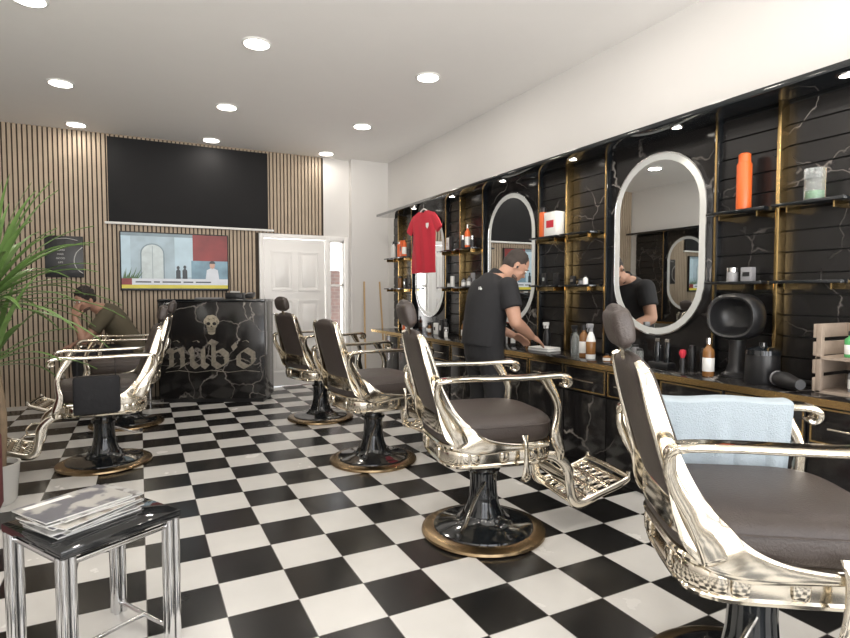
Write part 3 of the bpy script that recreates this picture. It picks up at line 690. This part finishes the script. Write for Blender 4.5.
b=MB(); b.sweep([(-.1,0,.042,.026),(-.05,0,.042,.032),(.03,0,.045,.042),(.09,0,.045,.038)],M_blackpl,seg=16); b.obj('barrel',t)
b=MB(); b.sweep([(.03,-.03,.04,.018),(.04,-.10,.03,.017),(.045,-.16,.022,.016)],M_blackpl,seg=12); b.obj('handle',t)
b=MB(); b.lathe([(.036,0),(.04,.0),(.04,.012),(.036,.012)],M_grey,16); g=b.obj('grille',t,(.09,0,.045),(0,R(90),0))
t=thing('neck_brush','red-tipped shaving brush standing on counter','brush',(3.05,2.40,C))
b=MB(); b.lathe([(0,0),(.022,0),(.014,.03),(.018,.07),(.012,.09),(0,.09)],M_blackpl,16); b.obj('handle',t)
b=MB(); b.lathe([(0,.088),(.012,.09),(.022,.12),(.017,.14),(0,.145)],M_red,16); b.obj('bristles',t)
t=thing('clipper_stand','black hair clippers standing in charging dock','hair clippers',(3.1,2.60,C))
b=MB(); b.box((0,0,.02),(.09,.16,.04),M_blackpl,None,.01); b.obj('dock',t)
for q in (-.04,.04):
    b=MB(); b.sweep([(0,q,.03,.02,.016),(0,q,.10,.022,.018),(.005,q,.17,.018,.014)],M_blackgl,side=(0,1,0),seg=12); b.box((.005,q,.185),(.012,.035,.02),M_silver); b.obj('clipper',t)
for i,(x,y,rz_) in enumerate(((2.96,2.50,70),(2.97,2.74,110),(2.96,3.45,85))):
    t=thing('hair_comb','black barber comb lying on counter','comb',(x,y,C),rz_,'combs on the counter')
    b=MB(); b.bx(-.09,.09,.006,.014,0,.006,M_blackpl,.001)
    for k in range(30): b.bx(-.088+k*.006,-.085+k*.006,-.014,.006,.001,.005,M_blackpl)
    b.obj('comb_body',t)
t=thing('wooden_crate','weathered open wooden crate holding small bottles on counter','crate',(3.17,1.40,C))
b=MB()
for z in (.04,.13,.22,.31): b.bx(.13,.145,-.22,.22,z-.035,z+.035,M_wood,.003)
for sy in (-1,1):
    for z in (.04,.13,.22,.31): b.bx(-.15,.13,sy*.22,sy*.205,z-.035,z+.035,M_wood,.003)
    b.bx(-.15,-.12,sy*.205,sy*.18,.0,.345,M_wood,.003)
b.bx(-.15,.13,-.205,.205,0,.012,M_wood); b.bx(-.15,.13,-.205,.205,.17,.182,M_wood)
b.obj('boards',t)
for y,z,m in ((1.48,.012,M_grey),(1.36,.012,M_white2),(1.28,.012,M_blackpl),(1.50,.182,M_green),(1.40,.182,M_blackpl),(1.31,.182,M_amber)):
    product('bottle',3.12,y,C+z,.13,.025,m,M_blackpl,'small bottle standing inside the wooden crate',M_white2,grp='bottles in the crate')
t=thing('folded_towel','white folded towel lying on counter by barber hands','towel',(3.10,3.82,C),8)
b=MB()
for k in range(2): b.box((0,0,.010+.018*k),(.16,.24-.01*k,.018),M_white2,None,.008,3)
b.obj('cloth',t)
for (x,x2,rz_) in ((2.95,3.02,0),(3.27,3.27,0)):
    t=thing('broom_stick','wooden broom handle leaning in the corner by wall','broom',(x,7.72,0))
    b=MB(); b.cyl((0,0,.06),(x2-x,YB-.155-7.72,1.52),.013,M_broom,seg=10); b.obj('handle',t)
    b=MB(); b.box((0,0,.075),(.22,.06,.04),M_broom,None,.008); b.obj('head',t)
    b=MB(); b.box((0,0,.03),(.22,.07,.06),M_grey,None,.004); b.obj('bristles',t)
# ------------------------------------------------------------------ side table & magazines
TC=(-.170,2.40); TR=31; TZ=.515
t=thing('side_table','square side table with glossy black top and ribbed chrome tube legs','side table',(*TC,0),TR)
b=MB(); b.bx(-.215,.215,-.215,.215,TZ-.03,TZ,M_glassb,.004); b.obj('tabletop',t)
for sx in (-1,1):
    for sy in (-1,1):
        b=MB()
        for i,k in ((0,0),(1,0),(0,1),(1,1)):
            b.cyl((sx*(.202-.028*i),sy*(.202-.028*k),.0),(sx*(.202-.028*i),sy*(.202-.028*k),TZ-.03),.0125,M_silver,seg=20)
        b.obj('leg',t)
for a in (-1,1):
    for (p,q,rr) in (((a*.188,-.17,.045),(a*.188,.17,.045),.009),((-.17,a*.188,TZ-.055),(.17,a*.188,TZ-.055),.011),((a*.188,-.17,TZ-.055),(a*.188,.17,TZ-.055),.011)):
        b=MB(); b.cyl(p,q,rr,M_silver); b.obj('stretcher',t)
b=MB(); b.cyl((-.18,0,.045),(.18,0,.045),.009,M_silver); b.obj('stretcher',t)
def cover(n,c1,c2,s):
    m=mat(n,c1,.3,var=0); nt=m.node_tree; b=nt.nodes['Principled BSDF']
    tc=nt.nodes.new('ShaderNodeTexCoord'); vo=nt.nodes.new('ShaderNodeTexNoise'); vo.inputs['Scale'].default_value=s; vo.inputs['Detail'].default_value=4
    nt.links.new(tc.outputs['Object'],vo.inputs['Vector']); rp=nt.nodes.new('ShaderNodeValToRGB')
    rp.color_ramp.elements[0].color=(*c1,1); rp.color_ramp.elements[1].color=(*c2,1); rp.color_ramp.elements[0].position=.48; rp.color_ramp.elements[1].position=.56
    nt.links.new(vo.outputs['Fac'],rp.inputs[0]); nt.links.new(rp.outputs[0],b.inputs['Base Color']); return m
covs=[cover('cover_a',(.42,.42,.41),(.12,.11,.11),14),cover('cover_b',(.12,.12,.14),(.38,.37,.35),10),cover('cover_c',(.48,.46,.42),(.22,.18,.15),9),cover('cover_d',(.46,.46,.45),(.20,.19,.19),12)]
z=TZ
for i,(dx,dy,rr) in enumerate(((-.03,.0,34),(-.02,.01,39),(-.04,-.01,31),(-.02,0,44),(-.05,.01,36),(-.03,-.02,42),(-.05,.0,30),(-.02,.01,38),(-.06,-.005,34))):
    th=.007
    t=thing('magazine','glossy magazine with picture cover lying in pile on side table','magazine',(TC[0]+dx,TC[1]+dy,z),rr,'magazines on side table')
    b=MB(); b.bx(-.153,.153,-.113,.113,0,th-.001,M_paper,.001); b.obj('pages',t)
    b=MB(); b.bx(-.155,.155,-.115,.115,th-.001,th,covs[(i+1)%4]); b.bx(-.13,.03,.065,.095,th,th+.0004,M_blackpl if i%2 else M_white2); b.obj('cover',t)
    z+=th+.0004
# ------------------------------------------------------------------ plant
t=thing('potted_yucca','tall potted yucca plant with long arching green leaves','plant',(-.85,4.40,0))
b=MB(); b.lathe([(0,0),(.10,0),(.115,.02),(.135,.24),(.14,.26),(.125,.26),(.12,.22),(0,.22)],M_pot,36); b.obj('pot',t)
b=MB(); b.lathe([(0,.215),(.119,.215),(.117,.23),(0,.235)],M_soil,24); b.obj('soil',t)
b=MB(); b.sweep([(0,0,.22,.035),(.01,.01,.6,.03),(-.02,0,1.0,.028),(0,0,1.36,.024)],M_trunk,seg=12); b.sweep([(.04,-.03,.22,.028),(.06,-.05,.6,.024),(.03,-.07,.95,.02)],M_trunk,seg=12); b.obj('trunk',t)
b=MB(); random.seed(11)
for (cx,cy,cz,n,Lm) in ((0,0,1.36,84,.78),(.03,-.07,.98,26,.54)):
    for k in range(n):
        az=k*2.399; el=R(88-94*(k/n)**.9); L=Lm*random.uniform(.75,1.12); w=.026
        d=Vector((math.cos(az)*math.cos(el),math.sin(az)*math.cos(el),math.sin(el))); p=Vector((cx,cy,cz-.10*k/n)); v=d.copy(); Lf=[];Rt=[];Md=[]
        S=9
        for q in range(S+1):
            f=q/S; ww=w*(.4+1.3*f if f<.35 else .87*(1-((f-.35)/.65)**1.6))+.0008
            hz=Vector((v.x,v.y,0)); hz=hz.normalized() if hz.length>1e-4 else Vector((1,0,0))
            sd=Vector((-hz.y,hz.x,0))
            Lf.append(tuple(p+sd*ww+Vector((0,0,.006)))); Md.append(tuple(p)); Rt.append(tuple(p-sd*ww+Vector((0,0,.006))))
            p=p+v*(L/S); v=(v+Vector((0,0,-.14*(.3+f))) ).normalized()
        vs=Lf+Md+Rt; m=S+1; fs=[]
        for q in range(S): fs.append((q,q+1,m+q+1,m+q)); fs.append((m+q,m+q+1,2*m+q+1,2*m+q))
        b.raw(vs,fs,M_leaf)
b.obj('foliage',t)
# ------------------------------------------------------------------ red armchair (edge visible)
t=thing('armchair','dusty red upholstered armchair beside potted plant','armchair',(-1.11,3.50,0),0)
b=MB(); b.bx(-.28,.28,-.30,.30,.16,.44,M_pink,.05); b.obj('seat',t)
b=MB(); b.bx(-.40,-.24,-.36,.36,.14,.80,M_pink,.06); b.obj('backrest',t)
for sg in (-1,1):
    b=MB(); b.bx(-.36,.40,sg*.28,sg*.42,.12,.60,M_pink,.05); b.obj('armrest',t)
    for sx in (-.3,.32):
        b=MB(); b.cyl((sx,sg*.32,0),(sx,sg*.32,.14),.018,M_blackpl); b.obj('leg',t)
t=thing('waiting_bench','low brown leather waiting bench against slatted wall','bench',(-.25,7.60,0))
b=MB(); b.bx(-.40,.40,-.25,.25,.30,.49,M_leather,.04); b.obj('cushion',t)
b=MB(); b.bx(-.38,.38,-.23,.23,.22,.30,M_blackpl,.01)
b.obj('frame',t)
for sx in (-.34,.34):
    for sy in (-.2,.2):
        b=MB(); b.cyl((sx,sy,0),(sx,sy,.22),.016,M_silver); b.obj('leg',t)
# ------------------------------------------------------------------ people
def blob(b,name,parent,voxel,smooth=4,m=None,fac=.5):
    o=b.obj(name,parent)
    r=o.modifiers.new('r','REMESH'); r.mode='VOXEL'; r.voxel_size=voxel; r.use_smooth_shade=True
    s=o.modifiers.new('s','SMOOTH'); s.factor=fac; s.iterations=smooth
    bpy.context.view_layer.update()
    me=bpy.data.meshes.new_from_object(o.evaluated_get(bpy.context.evaluated_depsgraph_get()))
    mats=[x for x in o.data.materials]; o.modifiers.clear(); o.data=me
    if not me.materials:
        for x in mats: me.materials.append(x)
    for p in me.polygons: p.use_smooth=True; 
    return o
def hand(b,w,d,n,curl,m,thumb=1,sz=1.0):
    d=Vector(d).normalized(); n=Vector(n); n=(n-d*d.dot(n)).normalized(); s=d.cross(n)
    w=Vector(w)
    for q in (-.026,-.009,.009,.026):
        b.sweep([(*(w),.016*sz),(*(w+d*.04*sz+s*q*.8*sz),.0145*sz),(*(w+d*.085*sz+s*q*sz),.012*sz)],m,sub=2,seg=8,round_caps=True)
    for i,(q,L) in enumerate(((-.028,.070),(-.0095,.080),(.0095,.075),(.028,.058))):
        p=w+d*.085*sz+s*q*sz; pts=[(*p,.010*sz)]; v=d.copy()
        for k,fr in enumerate((.45,.32,.23)):
            a=R(curl*(.6+.25*i*.3)); v=(v*math.cos(a)+n*math.sin(a)).normalized()
            p=p+v*L*fr*sz; pts.append((*p,(.0092-.001*k)*sz))
        b.sweep(pts,m,sub=2,seg=8,round_caps=True)
    p=w+d*.025*sz-s*.028*sz*thumb
    b.sweep([(*p,.013*sz),(*(p-s*.022*thumb*sz+d*.025*sz+n*.012*sz),.0115*sz),(*(p-s*.026*thumb*sz+d*.055*sz+n*.03*sz),.0095*sz)],m,sub=2,seg=8,round_caps=True)
def head(b,M,m):
    S=lambda c,r:b.sph(c,r,m,M)
    S((0,0,.022),(.096,.075,.098)); S((.035,0,-.035),(.062,.060,.075)); S((.055,0,-.085),(.035,.038,.03)); S((.0,0,-.04),(.07,.066,.06))
    S((.098,0,-.022),(.022,.015,.014)); S((.090,0,.0),(.014,.010,.028)); S((.078,.03,.028),(.018,.026,.010)); S((.078,-.03,.028),(.018,.026,.010))
    S((.088,0,-.055),(.012,.024,.006)); S((.086,0,-.067),(.012,.021,.007))
    for sg in (1,-1): S((-.005,.080*sg,-.012),(.019,.010,.031)); S((.06,.04*sg,-.02),(.025,.02,.02))
def headx(t,M,hairm,beard,vol=0):
    for sg in (1,-1):
        b=MB(); b.sph((.088,.03*sg,.010),(.010,.013,.007),M_white2,M,12); b.sph((.095,.03*sg,.008),(.005,.006,.006),M_hair,M,8); b.obj('eye',t)
    b=MB(); b.sph((-.012,0,.038+vol*.6),(.090+vol*.6,.0787+vol*.5,.090+vol),hairm,M,28); b.sph((-.034,0,-.002),(.067+vol*.5,.0768+vol*.3,.072),hairm,M,24)
    random.seed(5)
    for i in range(30+int(vol*5000)):
        a=random.uniform(0,6.28); e=random.uniform(.05,1.5)
        p=(-.014+(.084+vol*.6)*math.cos(a)*math.cos(e),(.075+vol*.5)*math.sin(a)*math.cos(e),.038+vol*.6+(.088+vol)*math.sin(e)); rr=random.uniform(.006,.010)+vol*.35
        b.sph(p,(rr*1.3,rr,rr*.8),hairm,M,8)
    blob(b,'hair',t,.005,2)
    for sg in (1,-1):
        b=MB(); b.sph((.092,.031*sg,.030),(.007,.020,.005),M_hair,M,12); b.obj('eyebrow',t)
    if beard:
        b=MB(); b.sph((.057,0,-.089),(.036,.0385,.028),beard,M); b.sph((.03,.028,-.075),(.044,.029,.024),beard,M); b.sph((.03,-.028,-.075),(.044,.029,.024),beard,M); b.sph((.091,0,-.045),(.010,.026,.004),beard,M,12); blob(b,'beard',t,.005,3)
bar=thing('person','standing barber in black polo shirt, head bowed, working at counter','person',(2.52,3.86,0),-2)
bar.scale=(1.10,1.09,1.10)
HM=Matrix.Translation((.255,-.01,1.435))@Matrix.Rotation(R(-18),4,'Z')@Matrix.Rotation(R(40),4,'Y')
b=MB(); k=M_skin
b.sweep([(-.02,0,.86,.16,.11),(-.01,0,.96,.155,.11),(.0,0,1.08,.15,.11),(.03,0,1.19,.17,.115),(.07,0,1.29,.165,.105),(.10,0,1.33,.10,.075)],k,side=(0,1,0),seg=20,round_caps=True)
b.sweep([(.09,0,1.31,.067,.067),(.145,0,1.35,.058,.060),(.205,-.005,1.405,.055,.060)],k,side=(0,1,0),seg=16,round_caps=True)
head(b,HM,k)
arms=[((.07,-.195,1.265),(.085,-.275,1.02),(.310,-.15,.905)),((.07,.195,1.265),(.10,.265,1.02),(.30,.09,.90))]
for sh_,el,wr in arms:
    b.sweep([(*sh_,.060),(*(Vector(sh_).lerp(Vector(el),.5)),.055),(*el,.046)],k,sub=3,seg=14,round_caps=True)
    mid=Vector(el).lerp(Vector(wr),.35)
    b.sweep([(*el,.046),(*mid,.046),(*wr,.029)],k,sub=3,seg=14,round_caps=True)
hand(b,arms[0][2],(.84,.12,-.36),(.0,.5,-.8),22,k,thumb=-1); hand(b,arms[1][2],(.84,-.12,-.36),(.0,-.5,-.8),26,k,thumb=1)
for sg in (1,-1):
    b.sweep([(-.02,.09*sg,.88,.09),(.0,.10*sg,.70,.078),(.02,.105*sg,.48,.056),(-.01,.11*sg,.30,.055),(-.03,.115*sg,.1,.038)],k,sub=3,seg=14,round_caps=True)
    b.sweep([(-.05,.115*sg,.05,.035,.035),(.05,.12*sg,.045,.04,.03),(.15,.13*sg,.03,.04,.02)],k,side=(0,1,0),sub=3,round_caps=True)
blob(b,'body',bar,.006,4)
headx(bar,HM,M_hairg,M_stub)
b=MB(); b.sph((.004,-.090,-.016),(.008,.006,.010),M_blackpl,HM,10); b.obj('earbud',bar)
b=MB(); k=M_shirt
b.sweep([(-.03,0,.83,.190,.142),(-.015,0,.93,.190,.148),(.0,0,1.05,.186,.148),(.025,0,1.17,.202,.150),(.048,0,1.25,.210,.135),(.075,0,1.308,.155,.103),(.093,0,1.337,.10,.085)],k,side=(0,1,0),seg=28)
for sh_,el,wr in arms:
    m5=Vector(sh_).lerp(Vector(el),.60); b.sweep([(*sh_,.079),(*(Vector(sh_).lerp(Vector(el),.3)),.077),(*m5,.075)],k,sub=3,seg=16)
    b.sph(sh_,.079,k)
blob(b,'polo_shirt',bar,.008,5)
b=MB(); b.sweep([(.088,0,1.32,.082,.078),(.103,0,1.34,.080,.077),(.123,0,1.358,.077,.075)],k,side=(0,1,0),seg=28); b.obj('collar',bar)
b=MB(); k=M_trous
b.sweep([(-.02,0,.76,.172,.122),(-.02,0,.86,.178,.130),(-.02,0,.92,.170,.124)],k,side=(0,1,0),seg=20,round_caps=True)
for sg in (1,-1): b.sweep([(-.02,.088*sg,.86,.104),(.0,.10*sg,.70,.096),(.02,.105*sg,.48,.076),(-.01,.11*sg,.30,.070),(-.03,.115*sg,.07,.062)],k,sub=3,seg=16)
blob(b,'trousers',bar,.009,4)
for sg in (1,-1):
    b=MB(); b.sweep([(-.085,.115*sg,.045,.035,.042),(-.03,.115*sg,.05,.045,.048),(.08,.125*sg,.042,.05,.04),(.17,.135*sg,.03,.045,.028)],M_shoe,side=(0,1,0),sub=3,seg=14,round_caps=True); b.obj('shoe',bar)
text_part("nub'o",.034,M_white2,bar,(-.092,-.06,1.250),rot=(R(72),0,R(-90)),ext=.004)
man=thing('person','seated man in olive t-shirt leaning forward, head on hand','person',(-.10,7.46,0),184)
man.scale=(1.10,1.10,1.10)
HM=Matrix.Translation((.41,.035,1.155))@Matrix.Rotation(R(36),4,'Z')@Matrix.Rotation(R(20),4,'Y')
b=MB(); k=M_skin2
b.sweep([(-.02,0,.56,.16,.10),(.0,0,.66,.155,.11),(.08,0,.80,.15,.11),(.17,0,.95,.17,.11),(.24,0,1.03,.16,.095),(.28,0,1.06,.09,.07)],k,side=(0,1,0),seg=20,round_caps=True)
b.sweep([(.27,0,1.04,.06),(.32,.01,1.08,.055),(.375,.025,1.12,.055)],k,seg=14,round_caps=True)
head(b,HM,k)
arms=[((.22,.175,1.01),(.43,.20,.74),(.505,.15,.975)),((.22,-.175,1.02),(.33,-.24,.75),(.52,-.13,.69))]
for sh_,el,wr in arms:
    b.sweep([(*sh_,.055),(*(Vector(sh_).lerp(Vector(el),.5)),.047),(*el,.040)],k,sub=3,seg=14,round_caps=True)
    b.sweep([(*el,.040),(*Vector(el).lerp(Vector(wr),.35),.040),(*wr,.026)],k,sub=3,seg=14,round_caps=True)
hand(b,arms[0][2],(-.12,-.14,.97),(-.5,-.8,-.1),24,k,thumb=1); hand(b,arms[1][2],(.8,.2,-.3),(0,0,-1),22,k,thumb=-1)
for sg in (1,-1):
    b.sweep([(.0,.09*sg,.58,.09),(.25,.12*sg,.59,.078),(.46,.14*sg,.58,.058),(.47,.14*sg,.35,.055),(.43,.14*sg,.1,.038)],k,sub=3,seg=14,round_caps=True)
    b.sweep([(.41,.14*sg,.05,.035,.035),(.50,.145*sg,.045,.04,.03),(.60,.15*sg,.03,.04,.02)],k,side=(0,1,0),sub=3,round_caps=True)
blob(b,'body',man,.006,4); headx(man,HM,M_hair,M_stub,.010)
b=MB(); k=M_olive
b.sweep([(-.03,0,.55,.18,.125),(-.01,0,.66,.178,.132),(.07,0,.80,.172,.13),(.16,0,.95,.19,.13),(.225,0,1.02,.18,.115),(.275,0,1.06,.10,.08)],k,side=(0,1,0),seg=24)
for sh_,el,wr in arms:
    b.sweep([(*sh_,.072),(*Vector(sh_).lerp(Vector(el),.3),.068),(*Vector(sh_).lerp(Vector(el),.6),.066)],k,sub=3,seg=16); b.sph(sh_,.072,k)
blob(b,'t_shirt',man,.008,5)
b=MB(); k=M_trous
b.sweep([(-.02,0,.58,.17,.11),(.05,0,.58,.17,.11)],k,side=(0,1,0),sub=1,seg=20,round_caps=True)
for sg in (1,-1): b.sweep([(.0,.09*sg,.58,.10),(.25,.12*sg,.59,.090),(.45,.14*sg,.58,.072),(.475,.14*sg,.52,.070),(.47,.14*sg,.35,.064),(.44,.14*sg,.08,.058)],k,sub=3,seg=16)
blob(b,'trousers',man,.009,4)
for sg in (1,-1):
    b=MB(); b.sweep([(.37,.14*sg,.045,.035,.042),(.43,.14*sg,.05,.045,.048),(.53,.145*sg,.042,.05,.04),(.62,.15*sg,.03,.045,.028)],M_shoe,side=(0,1,0),sub=3,seg=14,round_caps=True); b.obj('shoe',man)
# ------------------------------------------------------------------ world (sky above, added stronger warm glow below to light the ceiling), camera
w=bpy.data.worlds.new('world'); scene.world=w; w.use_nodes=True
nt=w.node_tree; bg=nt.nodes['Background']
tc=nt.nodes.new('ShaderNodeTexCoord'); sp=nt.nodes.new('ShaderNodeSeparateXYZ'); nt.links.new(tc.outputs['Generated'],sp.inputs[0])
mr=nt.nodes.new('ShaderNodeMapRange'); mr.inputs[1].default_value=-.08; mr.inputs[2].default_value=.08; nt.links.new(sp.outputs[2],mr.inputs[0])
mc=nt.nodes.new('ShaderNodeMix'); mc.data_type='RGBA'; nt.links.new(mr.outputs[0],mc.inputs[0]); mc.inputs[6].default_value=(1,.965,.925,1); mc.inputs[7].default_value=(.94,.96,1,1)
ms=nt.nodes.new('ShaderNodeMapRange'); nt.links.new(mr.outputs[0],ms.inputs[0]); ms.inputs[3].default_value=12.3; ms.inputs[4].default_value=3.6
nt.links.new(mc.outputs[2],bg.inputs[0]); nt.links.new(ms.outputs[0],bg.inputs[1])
for x0,x1 in ((-1.8,-.2),(0,1.5),(1.7,3.23)):
    l=bpy.data.lights.new('portal','AREA'); l.shape='RECTANGLE'; l.size=x1-x0; l.size_y=2.8; l.energy=1
    try: l.cycles.is_portal=True
    except Exception: pass
    lo=bpy.data.objects.new('window_portal',l); COL.objects.link(lo); lo.location=((x0+x1)/2,YF-.12,1.65); lo.rotation_euler=(R(90),0,0)
cam=bpy.data.cameras.new('camera'); cam.sensor_width=36; cam.lens=560/850*36; cam.clip_start=.05
co=bpy.data.objects.new('camera',cam); COL.objects.link(co); co.location=(0,0,1.35); co.rotation_euler=(R(90-2.66),0,R(-27)); scene.camera=co
try:
    scene.view_settings.view_transform='Standard'; scene.view_settings.look='None'; scene.view_settings.exposure=0
except Exception: pass
